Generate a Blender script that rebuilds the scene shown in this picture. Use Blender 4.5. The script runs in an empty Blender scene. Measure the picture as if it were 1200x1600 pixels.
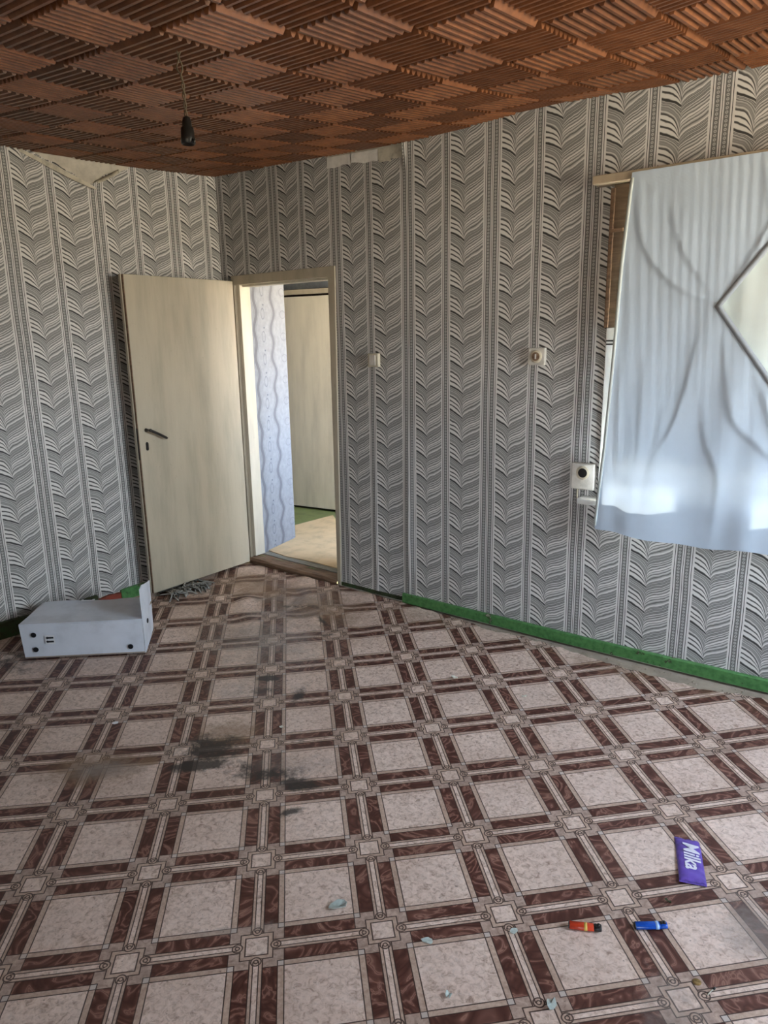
import bpy, bmesh, math, random
from mathutils import Vector, Matrix
random.seed(7)
sc = bpy.context.scene
COL = sc.collection
PI = math.pi

# ------------------------------------------------------------------ camera
CAM = Vector((3.9837, -3.2524, 1.5912))
F_PX = 1119.59
RT = Vector((0.7807, 0.6246, -0.0168)); UP = Vector((-0.1345, 0.1943, 0.9717)); FW = Vector((-0.6102, 0.7564, -0.2356))
cd = bpy.data.cameras.new('camera'); cam = bpy.data.objects.new('camera', cd); COL.objects.link(cam)
M3 = Matrix((RT, UP, -FW)).transposed()
cam.matrix_world = Matrix.Translation(CAM) @ M3.to_4x4()
cd.sensor_fit = 'VERTICAL'; cd.sensor_height = 36.0; cd.lens = F_PX / 1600 * 36.0
cd.clip_start = 0.02
sc.camera = cam

# ------------------------------------------------------------------ sky, sun, exposure
sc.view_settings.view_transform = 'Standard'; sc.view_settings.look = 'None'
sc.view_settings.gamma = 1.0; sc.view_settings.use_curve_mapping = False
sc.view_settings.exposure = 2.12
w = bpy.data.worlds.new('sky'); sc.world = w; w.use_nodes = True
nt = w.node_tree; nt.nodes.clear()
tc = nt.nodes.new('ShaderNodeTexCoord'); sx = nt.nodes.new('ShaderNodeSeparateXYZ'); nt.links.new(tc.outputs['Generated'], sx.inputs[0])
mr = nt.nodes.new('ShaderNodeMapRange'); mr.inputs[1].default_value = -1; mr.inputs[2].default_value = 1
nt.links.new(sx.outputs[2], mr.inputs[0])
cr = nt.nodes.new('ShaderNodeValToRGB'); nt.links.new(mr.outputs[0], cr.inputs[0])
el = cr.color_ramp.elements
el[0].position = 0.0; el[0].color = (.80, .67, .50, 1)
el[1].position = 1.0; el[1].color = (.50, .66, .98, 1)
for pos, c in ((.49, (.90, .77, .60)), (.51, (.93, .95, 1.0)), (.66, (.72, .84, 1.0))):
    e = el.new(pos); e.color = (*c, 1)
bg = nt.nodes.new('ShaderNodeBackground'); nt.links.new(cr.outputs[0], bg.inputs[0]); bg.inputs[1].default_value = 9.0
wo = nt.nodes.new('ShaderNodeOutputWorld'); nt.links.new(bg.outputs[0], wo.inputs[0])

sd = bpy.data.lights.new('sun', 'SUN'); sd.energy = 55.0; sd.angle = math.radians(2.2); sd.color = (1, .93, .84)
sun = bpy.data.objects.new('sun', sd); COL.objects.link(sun)
sun_dir = Vector((-.02, -.37, -.93)).normalized()
sun.rotation_euler = sun_dir.to_track_quat('-Z', 'Y').to_euler(); sun.location = (6, 5, 8)

def portal(name, loc, direction, sx_, sy_):
    d = bpy.data.lights.new(name, 'AREA'); d.shape = 'RECTANGLE'; d.size = sx_; d.size_y = sy_
    d.cycles.is_portal = True
    o = bpy.data.objects.new(name, d); COL.objects.link(o); o.location = loc
    o.rotation_euler = Vector(direction).to_track_quat('-Z', 'Z').to_euler()
portal('window_portal', (5.62, -.81, 1.675), (-1, 0, 0), 1.40, 1.27)
portal('window_portal', (4.30, -4.62, 1.325), (0, 1, 0), 1.12, .97)
portal('window_portal', (3.42, .42, 1.5), (0, -1, 0), 1.4, 1.4)
portal('window_portal', (1.82, .93, 1.43), (-1, 0, 0), .86, 1.06)
try:
    sc.cycles.max_bounces = 7; sc.cycles.diffuse_bounces = 4; sc.cycles.glossy_bounces = 2; sc.cycles.transmission_bounces = 4; sc.cycles.transparent_max_bounces = 6
    sc.cycles.sample_clamp_indirect = 8.0
except Exception:
    pass

# ------------------------------------------------------------------ uneven floor and sagging ceiling of the place
TS = .34
def _mono(x, y):
    X = (x / TS - 5) / 5; Y = (y / TS + 5) / 5
    return (1, X, Y, X*X, X*Y, Y*Y, X**3, X*X*Y, X*Y*Y, Y**3)
FC = (0.02798, 0.00636, 0.02935, 0.00864, -0.0244, 0.00607, 0.01482)
CC = (-0.11385, 0.06538, 0.06816, 0.06926, 0.09263, 0.03077, -0.02856, -0.00212, -0.01292)
def sclamp(v, lo, hi): return min(max(v, lo), hi)
def FZ(x, y):
    x = sclamp(x, 0, 3.8); y = sclamp(y, -2.7, 0)
    return sum(c * m for c, m in zip(FC, _mono(x, y)[3:]))
def g(v, c, s): return math.exp(-((v - c) / s) ** 2)
def CZ(x, y):
    xx = sclamp(x, 0, 3.5); yy = sclamp(y, -2.2, 0)
    z = 2.43874 + sum(c * m for c, m in zip(CC, _mono(xx, yy)[1:]))
    return z + math.exp(y / .35) * (.035 * g(x, 2.35, .45) - .028 * g(x, 3.5, .5))
def wrinkle(x, y):
    z = .012 * g(x + .35 * y, .98, .045) * g(y, -.22, .16)
    z += .009 * g(y + .25 * x, -.10, .03) * g(x, .95, .28)
    z += .007 * g(y - .3 * x, -.72, .035) * g(x, .75, .3)
    z += .006 * g(x - .2 * y, 1.32, .03) * g(y, -.4, .2)
    z += .005 * g(y + .1 * x, -.62, .04) * g(x, 1.0, .35)
    m_ = g(x, .95, .55) * g(y, -.38, .38)
    z += m_ * (.0035 * math.sin(31 * x + 12 * y) + .0045 * math.sin(9 * x - 27 * y + 1.0) + .003 * math.sin(22 * x + 25 * y))
    return z * 1.5 + .006 * m_
def LZ(x, y): return FZ(x, y) + wrinkle(x, y)

def cam_pix(p):
    d = Vector(p) - CAM; z = d.dot(FW)
    if z < .05: return None
    return 600 + F_PX * d.dot(RT) / z, 800 - F_PX * d.dot(UP) / z

# ------------------------------------------------------------------ node expression helper
class NG:
    def __init__(s, name):
        m = bpy.data.materials.new(name); m.use_nodes = True; s.m = m; s.nt = m.node_tree; s.nt.nodes.clear()
        s.geo = None
    def node(s, t, **kw):
        n = s.nt.nodes.new(t)
        for k, v in kw.items(): setattr(n, k, v)
        return n
    def link(s, a, b): s.nt.links.new(a, b)
    def put(s, v, sock):
        if isinstance(v, E): s.link(v.s, sock)
        elif isinstance(v, (tuple, list)):
            sock.default_value = (*v, 1) if len(v) == 3 and len(sock.default_value) == 4 else v
        elif hasattr(v, 'node'): s.link(v, sock)
        else: sock.default_value = v
    def math(s, op, *a, clamp=False):
        n = s.node('ShaderNodeMath', operation=op); n.use_clamp = clamp
        for i, v in enumerate(a): s.put(v, n.inputs[i])
        return E(s, n.outputs[0])
    def xyz(s, obj=False):
        if obj:
            n = s.node('ShaderNodeTexCoord'); out = n.outputs['Object']
        else:
            n = s.node('ShaderNodeNewGeometry'); out = n.outputs['Position']
        q = s.node('ShaderNodeSeparateXYZ'); s.link(out, q.inputs[0]); s.pos = out
        return [E(s, q.outputs[i]) for i in range(3)]
    def vec(s, x, y, z=0.0):
        n = s.node('ShaderNodeCombineXYZ')
        for i, v in enumerate((x, y, z)): s.put(v, n.inputs[i])
        return n.outputs[0]
    def noise(s, vec, scale, detail=2.0, rough=.5, dist=0.0):
        n = s.node('ShaderNodeTexNoise'); s.link(vec, n.inputs['Vector'])
        n.inputs['Scale'].default_value = scale; n.inputs['Detail'].default_value = detail
        n.inputs['Roughness'].default_value = rough; n.inputs['Distortion'].default_value = dist
        return E(s, n.outputs['Fac'])
    def ramp(s, f, stops, interp='LINEAR'):
        n = s.node('ShaderNodeValToRGB'); r = n.color_ramp; r.interpolation = interp
        def c4(c): return (c, c, c, 1) if not isinstance(c, (tuple, list)) else (*c, 1)
        r.elements[0].position = stops[0][0]; r.elements[0].color = c4(stops[0][1])
        r.elements[1].position = stops[-1][0]; r.elements[1].color = c4(stops[-1][1])
        for p_, c in stops[1:-1]:
            e = r.elements.new(p_); e.color = c4(c)
        s.put(f, n.inputs[0]); return n.outputs[0]
    def mixc(s, fac, a, b, mode='MIX'):
        n = s.node('ShaderNodeMix', data_type='RGBA', blend_type=mode)
        s.put(fac, n.inputs[0]); s.put(a, n.inputs[6]); s.put(b, n.inputs[7]); return n.outputs[2]
    def bsdf(s, col, rough=.6, spec=.3, bump=None, bstr=.3, bdist=.01, metal=0.0):
        n = s.node('ShaderNodeBsdfPrincipled'); s.put(col, n.inputs['Base Color']); s.put(rough, n.inputs['Roughness'])
        n.inputs['Specular IOR Level'].default_value = spec; n.inputs['Metallic'].default_value = metal
        if bump is not None:
            b = s.node('ShaderNodeBump'); b.inputs['Strength'].default_value = bstr; b.inputs['Distance'].default_value = bdist
            s.put(bump, b.inputs['Height']); s.link(b.outputs[0], n.inputs['Normal'])
        return n.outputs[0]
    def out(s, sh):
        o = s.node('ShaderNodeOutputMaterial'); s.link(sh, o.inputs[0]); return s.m
class E:
    def __init__(s, gph, sock): s.g = gph; s.s = sock
    def __add__(a, b): return a.g.math('ADD', a, b)
    __radd__ = __add__
    def __sub__(a, b): return a.g.math('SUBTRACT', a, b)
    def __rsub__(a, b): return a.g.math('SUBTRACT', b, a)
    def __mul__(a, b): return a.g.math('MULTIPLY', a, b)
    __rmul__ = __mul__
    def __truediv__(a, b): return a.g.math('DIVIDE', a, b)
    def __pow__(a, b): return a.g.math('POWER', a, b)
    def __lt__(a, b): return a.g.math('LESS_THAN', a, b)
    def __gt__(a, b): return a.g.math('GREATER_THAN', a, b)
    def abs(a): return a.g.math('ABSOLUTE', a)
    def floor(a): return a.g.math('FLOOR', a)
    def fract(a): return a.g.math('FRACT', a)
    def round(a): return a.g.math('ROUND', a)
    def sin(a): return a.g.math('SINE', a)
    def sqrt(a): return a.g.math('SQRT', a)
    def min(a, b): return a.g.math('MINIMUM', a, b)
    def max(a, b): return a.g.math('MAXIMUM', a, b)
    def clamp(a): return a.g.math('ADD', a, 0.0, clamp=True)
    def mix(a, b, t): return a + (b - a) * t if isinstance(b, E) else a + (a * -1 + b) * t
    def near(a, c, wd): return (a - c).abs() < wd
    def band(a, lo, hi): return (a > lo) * (a < hi)

def plain(name, col, rough=.6, spec=.3, var=.12, scale=8.0, bump=0.0, metal=0.0, dark=None, obj=True):
    G = NG(name); G.xyz(obj)
    n = G.noise(G.pos, scale, 4, .6)
    d = dark or tuple(c * (1 - 2.2 * var) for c in col)
    l = tuple(min(1, c * (1 + var)) for c in col)
    c = G.ramp(n, [(.3, d), (.5, col), (.75, l)])
    return G.out(G.bsdf(c, rough, spec, n if bump else None, bump, .004, metal))

# ------------------------------------------------------------------ materials
def wallpaper_mat(name, axis, s0):
    G = NG(name); x, y, z = G.xyz(True)
    s = x if axis == 'x' else y
    PER = .513; LP = .128
    warp = (G.noise(G.pos, 3.0, 2) - .5) * .010
    q = (s - s0 + warp) * (1 / PER)
    fq = q.fract(); roll = q.floor()
    selB = fq > .48
    t = ((fq - .095) / .33).mix((fq - .535) / .37, selB)
    t = t.max(0.001).min(.999)
    ts = .43
    nz = (G.noise(G.vec(s * 1.0, z * 1.0, roll * .37), 14, 2) - .5)
    yy = z * (-1 / LP) + selB * -.1 + roll * .62 + nz * .12
    a = (t * (1 / ts)).min(1.0)
    b = ((t - ts) * (1 / (1 - ts))).max(0.0)
    hR = (b ** .45 * .76 + b ** 4.0 * .24) * -.55 + .30
    isR = t > ts
    wav = (G.noise(G.vec(s, z, 0.0), 40, 1) - .5) * .035
    yw = yy + wav
    D, M, L, K, Mm = .08, .39, .80, .03, .25
    # left half: petals that start apart at the stripe and run together at the tip
    wl_ = (yw - (a * .8 + a * a * .2) * .30 - .06).fract()
    th = (a ** 5.0) * -.50 + .57
    lam = (wl_ - (th * -1 + 1)) / th
    gam = wl_ / (th * -1 + 1)
    petal = G.ramp(lam, [(0, D), (.03, D), (.06, L), (.24, L), (.28, K), (.34, D), (.38, L), (.55, L), (.59, K), (.66, D), (.70, L), (.88, L), (.93, K), (1.0, K)])
    gap = G.ramp(gam, [(0, K), (.06, D), (.09, L), (.13, D), (.18, .46), (.23, D), (.27, .62), (.32, M), (.37, D), (.42, .62), (.48, M), (.56, Mm), (.62, M), (.68, Mm), (.75, M), (.82, L), (.88, M), (.94, D), (1.0, D)])
    left = G.mixc(lam > 0, gap, petal)
    ph = (yw - hR - .06 + .04).fract()
    right = G.ramp(ph, [(0, L), (.03, L), (.05, D), (.075, .48), (.095, K), (.12, .68), (.145, D), (.17, .46), (.195, D), (.225, .70), (.25, D), (.28, M), (.305, D), (.335, L), (.365, M), (.39, D), (.42, L), (.455, Mm), (.48, D), (.51, L), (.56, M), (.585, D), (.615, L), (.66, L), (.685, D), (.715, L), (.765, M), (.79, D), (.82, L), (.875, M), (.90, D), (1.0, L)])
    leaf = G.mixc(isR, left, right)
    # bead stripes
    dd = (fq.min(fq * -1 + 1)) * PER           # distance from the double centre
    ds = (fq - .48).abs() * PER                # distance from the single centre
    isS = fq.band(.425, .535)
    isD = (fq < .095) + (fq > .905)
    def bead(off, ctr):
        bz = ((z * (1 / .0155)).fract() - .5) * .0155
        r = ((off - ctr) ** 2.0 + bz * bz).sqrt()
        return r.band(.0022, .0058)
    bs = bead(ds, 0.0)
    cs = G.mixc(bs, (.17,) * 3, (.52,) * 3)
    cs = G.mixc(ds > .0115, cs, (L,) * 3); cs = G.mixc(ds.band(.0175, .0205), cs, (K,) * 3)
    bd = bead(dd, .0185)
    cdv = G.mixc(bd, (.17,) * 3, (.52,) * 3)
    cdv = G.mixc(dd < .007, cdv, (L,) * 3); cdv = G.mixc(dd < .0014, cdv, (K,) * 3)
    cdv = G.mixc(dd > .030, cdv, (L,) * 3); cdv = G.mixc(dd.band(.0365, .0395), cdv, (K,) * 3)
    c = G.mixc(isS, leaf, cs); c = G.mixc(isD, c, cdv)
    c = G.mixc(.08, c, (.35, .35, .35))
    age = G.noise(G.pos, 1.3, 4, .6)
    tint = G.ramp(age, [(.3, (.87, .83, .78)), (.6, (1.0, .97, .935))])
    c = G.mixc(1.0, c, tint, 'MULTIPLY')
    bmp = G.noise(G.pos, 9, 3)
    return G.out(G.bsdf(c, .55, .25, bmp, .10, .01))

def lino_mat():
    G = NG('printed_linoleum'); x, y, z = G.xyz(True)
    ox, oy, an = 2.46864, -2.48594, math.radians(46.1015)
    dx, dy = x - ox, y - oy
    u = (dx * math.cos(an) + dy * math.sin(an)) * (1 / TS)
    v = (dx * -math.sin(an) + dy * math.cos(an)) * (1 / TS)
    a = (u - u.round()).abs(); b = (v - v.round()).abs()
    m1, m2 = a.min(b), a.max(b)
    n1 = G.noise(G.pos, 58, 3, .68, .8); n2 = G.noise(G.pos, 90, 3, .6); n3 = G.noise(G.pos, 12, 2)
    light = G.ramp(n1, [(.28, (.36, .24, .19)), (.40, (.62, .46, .375)), (.52, (.78, .605, .51)), (.75, (.88, .72, .63))])
    light = G.mixc(((n2 - .52) * 4.0).clamp() * .45, light, (.46, .36, .315))
    tan = G.ramp(n2, [(.3, (.45, .31, .235)), (.7, (.64, .475, .375))])
    block = G.ramp(n1, [(.3, (.33, .225, .18)), (.7, (.59, .44, .36))])
    mv = G.vec(u * 1.0, v * 1.0, (u.floor() + v.floor() * 7.0) * .31)
    mw = G.noise(mv, 2.3, 3, .5, 1.2)
    veins = ((mw * 7.0).fract() - .5).abs()
    marble = G.ramp(veins, [(0, (.080, .030, .022)), (.25, (.125, .049, .036)), (.38, (.175, .078, .058)), (.45, (.33, .175, .13)), (.5, (.15, .063, .047))])
    c = G.mixc(m1 < .215, light, tan)
    c = G.mixc((m1 < .215) * (m1 > .165) * (m2 < .215), c, (.60, .52, .47))
    c = G.mixc((m1 < .165) * (m2 > .215), c, marble)
    c = G.mixc((m1 < .165) * (m2 < .215) , c, block)
    c = G.mixc((m1 < .05), c, tan)
    c = G.mixc((m1 < .022) * (m2 > .16), c, light)
    # medallion
    c = G.mixc(m2 < .127, c, tan); c = G.mixc(m2 < .088, c, light)
    kx = m2 - .150
    kr = (kx * kx + m1 * m1).sqrt()
    c = G.mixc(kr < .040, c, tan)
    far_k = kr > .040
    ln = m1.near(.05, .0052) * (m2 > .13) * far_k
    ln = ln.max(m1.near(.022, .0045) * (m2 > .15) * (kr > .018))
    ln = ln.max(m1.near(.165, .0042) * (m2 > .165))
    ln = ln.max(m2.near(.165, .0042) * m1.band(.161, .218))
    ln = ln.max(m1.near(.215, .0048) * (m2 > .05))
    ln = ln.max(m2.near(.215, .0036) * m1.band(.05, .22))
    ln = ln.max(m2.near(.127, .0048) * far_k); ln = ln.max(m2.near(.088, .0055))
    ln = ln.max(kr.near(.039, .0052)); ln = ln.max(kr.near(.016, .0048))
    c = G.mixc(ln * .9, c, (.045, .024, .021))
    # wear, dust and spills: amounts are stored on the sheet, broken up by noise
    at = G.node('ShaderNodeAttribute', attribute_name='spill'); sp = G.node('ShaderNodeSeparateColor'); G.link(at.outputs['Color'], sp.inputs[0])
    dk, du, oc = [E(G, sp.outputs[i]) for i in range(3)]
    d1 = (G.noise(G.pos, 10, 6, .75) - .5) * 2.3
    d2 = (G.noise(G.pos, 45, 2, .6) - .5) * .8
    c = G.mixc(((oc + d1 * .6 - .30) * 2.2).clamp() * .62, c, (.27, .16, .085))
    c = G.mixc(((du + d1 * .8 + d2 * .5 - .32) * 1.4).clamp() * .62, c, (.30, .26, .235))
    c = G.mixc(((dk * 1.15 + d1 * dk.min(.6) * 1.8 + d2 * .6 - .36) * 2.2).clamp() * .90, c, (.035, .029, .027))
    grime = G.noise(G.pos, 2.2, 5, .65)
    c = G.mixc(1.0, c, G.ramp(grime, [(.3, (.80, .77, .75)), (.65, (1.0, 1.0, 1.0))]), 'MULTIPLY')
    specks = (G.noise(G.pos, 75, 2, .5) > .735)
    c = G.mixc(specks * .55, c, (.08, .06, .055))
    return G.out(G.bsdf(c, .42, .30, n2, .05, .003))

def hall_paper_mat():
    G = NG('pale_hall_wallpaper'); x, y, z = G.xyz(True)
    s = y + x * .9
    n = G.noise(G.pos, 30, 3)
    base = G.ramp(n, [(.3, (.25, .27, .305)), (.7, (.31, .33, .37))])
    w1 = (z * 31.0).sin() * .010 + (z * 13.0).sin() * .006
    l1 = ((s - .272 + w1).abs() < .012) + ((s - .43 + w1 * 1.3).abs() < .012)
    c = G.mixc(l1.clamp() * .75, base, (.13, .135, .16))
    l2 = ((s - .272 + w1).abs()).near(.019, .0024) + ((s - .43 + w1 * 1.3).abs()).near(.019, .0024)
    c = G.mixc(l2.clamp() * .6, c, (.18, .19, .22))
    zz = ((z * 6.5).fract() - .5) * (1 / 6.5)
    e1 = ((s - .345) * (s - .345) * 6.0 + zz * zz).sqrt()
    c = G.mixc(e1.near(.035, .005) * .5 * (s.near(.345, .02)), c, (.10, .12, .17))
    e2 = (((s - .535) * (s - .535)) + (zz * zz)).sqrt()
    c = G.mixc(e2.near(.026, .003) * .5, c, (.17, .18, .22))
    dts = (((s - .352) * (s - .352)) + (zz - .06) * (zz - .06)).sqrt() < .006
    c = G.mixc(dts * .8, c, (.10, .12, .17))
    return G.out(G.bsdf(c, .6, .2))

def cream_mat(name='aged_cream_paint', col=(.60, .545, .435), dirty=.5):
    G = NG(name); x, y, z = G.xyz(True)
    n = G.noise(G.vec(x * 5.0, y * 5.0, z * .8), 2.0, 5, .6)
    f = G.noise(G.pos, 38, 3, .6)
    c = G.ramp(n, [(.3, tuple(v * .80 for v in col)), (.55, col), (.8, tuple(min(1, v * 1.10) for v in col))])
    c = G.mixc(((f - .64) * 5.0).clamp() * dirty, c, tuple(v * .55 for v in col))
    return G.out(G.bsdf(c, .42, .35, n, .05, .004))

def green_mat():
    G = NG('chipped_green_paint'); G.xyz(True)
    n = G.noise(G.pos, 14, 5, .7); f = G.noise(G.pos, 40, 3, .6)
    c = G.ramp(f, [(.3, (.05, .15, .045)), (.6, (.09, .24, .075))])
    c = G.mixc(n > .66, c, (.33, .31, .24)); c = G.mixc((n > .62) * (n < .66), c, (.04, .05, .02))
    return G.out(G.bsdf(c, .4, .4, n, .3, .004))

def plank_mat(name, col):
    G = NG(name); x, y, z = G.xyz(True)
    n = G.noise(G.vec(x * 1.5, y * 14.0, z * 14.0), 6, 4, .6)
    c = G.ramp(n, [(.3, tuple(v * .5 for v in col)), (.7, tuple(min(1, v * 1.25) for v in col))])
    return G.out(G.bsdf(c, .55, .3, n, .2, .003))

def ceil_mat():
    G = NG('brown_painted_moulded_panel'); x, y, z = G.xyz(True)
    oi = G.node('ShaderNodeObjectInfo')
    n = G.noise(G.pos, 16, 4, .6)
    r = E(G, oi.outputs['Random'])
    c = G.ramp(n, [(.25, (.105, .035, .012)), (.5, (.185, .068, .024)), (.8, (.28, .112, .046))])
    c = G.mixc(1.0, c, G.ramp(r, [(0, (.78, .74, .72)), (1, (1.08, 1.04, 1.0))]), 'MULTIPLY')
    return G.out(G.bsdf(c, .42, .45, G.noise(G.pos, 120, 2), .06, .002))

def cloth_mat(name, col, trans):
    G = NG(name); x, y, z = G.xyz(True)
    n = G.noise(G.pos, 7, 4, .6)
    c = G.ramp(n, [(.3, tuple(v * .93 for v in col)), (.7, col)])
    d = G.node('ShaderNodeBsdfDiffuse'); G.put(c, d.inputs[0])
    t = G.node('ShaderNodeBsdfTranslucent'); G.put(c, t.inputs[0])
    wv = G.noise(G.vec(x * 1.0, y, z * .25), 60, 2)
    b = G.node('ShaderNodeBump'); b.inputs['Strength'].default_value = .12; b.inputs['Distance'].default_value = .006
    G.put(wv, b.inputs['Height']); G.link(b.outputs[0], d.inputs['Normal'])
    mx = G.node('ShaderNodeMixShader'); mx.inputs[0].default_value = trans
    G.link(d.outputs[0], mx.inputs[1]); G.link(t.outputs[0], mx.inputs[2])
    return G.out(mx.outputs[0])

def glass_mat():
    G = NG('dusty_window_glass')
    t = G.node('ShaderNodeBsdfTransparent'); t.inputs[0].default_value = (.93, .95, .94, 1)
    gl = G.node('ShaderNodeBsdfGlossy'); gl.inputs['Roughness'].default_value = .05
    mx = G.node('ShaderNodeMixShader'); mx.inputs[0].default_value = .06
    G.link(t.outputs[0], mx.inputs[1]); G.link(gl.outputs[0], mx.inputs[2])
    return G.out(mx.outputs[0])

def plaster_mat(name, col):
    G = NG(name); x, y, z = G.xyz(True)
    n = G.noise(G.pos, 11, 5, .65)
    v = G.noise(G.vec(x * 22.0, y * 22.0, z * 2.0), 1.0, 3)
    c = G.ramp(n, [(.3, tuple(q * .72 for q in col)), (.6, col)])
    c = G.mixc(((v - .5) * 2.0).clamp() * .4, c, tuple(q * .62 for q in col))
    return G.out(G.bsdf(c, .8, .1, n, .35, .006))

def moss_board_mat():
    G = NG('mouldy_green_board'); G.xyz(True)
    n = G.noise(G.pos, 12, 5, .7); f = G.noise(G.pos, 5, 3)
    c = G.ramp(n, [(.3, (.02, .018, .012)), (.5, (.06, .07, .035)), (.7, (.05, .11, .04))])
    return G.out(G.bsdf(c, .7, .2, n, .4, .006))

MT = dict(
    paper_r=wallpaper_mat('feather_wallpaper', 'x', 1.555 - .513),
    paper_l=wallpaper_mat('feather_wallpaper', 'y', -1.372),
    lino=lino_mat(), hallpaper=hall_paper_mat(), cream=cream_mat(),
    cream2=cream_mat('cream_door_paint', (.49, .43, .325), .4), framep=cream_mat('worn_frame_paint', (.47, .41, .31), .8),
    jamb=cream_mat('pale_jamb_paint', (.66, .61, .50), .3), win=cream_mat('white_window_paint', (.62, .60, .56), .5),
    green=green_mat(), moss=moss_board_mat(), thr=plank_mat('worn_brown_threshold', (.24, .15, .095)),
    grey=plank_mat('grey_weathered_board', (.27, .26, .225)),
    ceil=ceil_mat(), plaster=plaster_mat('bare_lime_plaster', (.66, .61, .52)), plaster2=plaster_mat('outer_plaster', (.55, .54, .5)),
    batten=cream_mat('bare_batten', (.42, .34, .245), .8),
    bare=plaster_mat('white_backing_paper', (.90, .87, .82)),
    redpaint=plain('red_brown_paint', (.24, .05, .03), .5, .3, .3, 20),
    brownwood=plank_mat('brown_casing_wood', (.17, .115, .075)),
    dim=plaster_mat('grey_distemper', (.24, .235, .225)),
    sub=plaster_mat('dusty_subfloor', (.40, .33, .26)), board=plain('beige_board', (.62, .47, .29), .6, .2, .10, 9),
    hallgreen=plain('green_floor_paint', (.16, .20, .075), .4, .35, .2, 7), dark=plain('dark_void', (.03, .02, .015), .8, .1),
    cloth=cloth_mat('washed_cotton', (.55, .64, .75), .032), cloth2=cloth_mat('washed_cotton_back', (.62, .67, .65), .016),
    hem=cloth_mat('doubled_cotton_hem', (.33, .36, .40), .03), glass=glass_mat(),
    black=plain('black_bakelite', (.012, .011, .010), .35, .5), iron=plain('dark_iron', (.045, .04, .038), .4, .5, .3, 30, .1, .6),
    brass=plain('dull_brass', (.38, .26, .11), .4, .5, .3, 60, 0, .8), steel=plain('lighter_steel', (.45, .45, .45), .3, .5, .1, 40, 0, 1.0),
    plastic=plain('yellowed_plastic', (.58, .52, .40), .4, .4, .1, 25), plastic2=plain('off_white_plastic', (.62, .58, .52), .4, .4, .1, 25),
    card=plain('white_cardboard', (.70, .73, .80), .75, .15, .07, 7), kraft=plain('kraft_cardboard', (.40, .32, .24), .85, .1, .1, 14),
    ink=plain('black_ink', (.012, .012, .015), .6, .2), label=plain('white_label', (.80, .80, .82), .6, .2, .03),
    red=plain('red_plastic', (.58, .055, .02), .25, .5, .15, 30), blue=plain('blue_plastic', (.012, .085, .46), .22, .5, .12, 30),
    lightblue=plain('pale_blue_print', (.35, .52, .80), .3, .5, .05), purple=plain('lilac_foil_wrapper', (.135, .075, .40), .32, .45, .2, 22, .2),
    white=plain('white_print', (.80, .78, .86), .4, .3, .03), yellow=plain('yellow_print', (.75, .48, .10), .4, .3),
    chip=plain('pale_green_paint_chip', (.45, .50, .46), .6, .2, .12, 60), chip2=plain('off_white_flake', (.66, .62, .52), .7, .2, .12, 60),
    mop=plain('grey_mop_cotton', (.38, .365, .33), .9, .05, .35, 45), mopd=plain('dark_mop_cotton', (.10, .095, .085), .9, .05, .3, 45),
    wire=plain('old_flex', (.13, .10, .065), .6, .2, .2, 40), paperback=plain('wallpaper_back', (.60, .55, .45), .8, .1, .15, 20),
)

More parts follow.
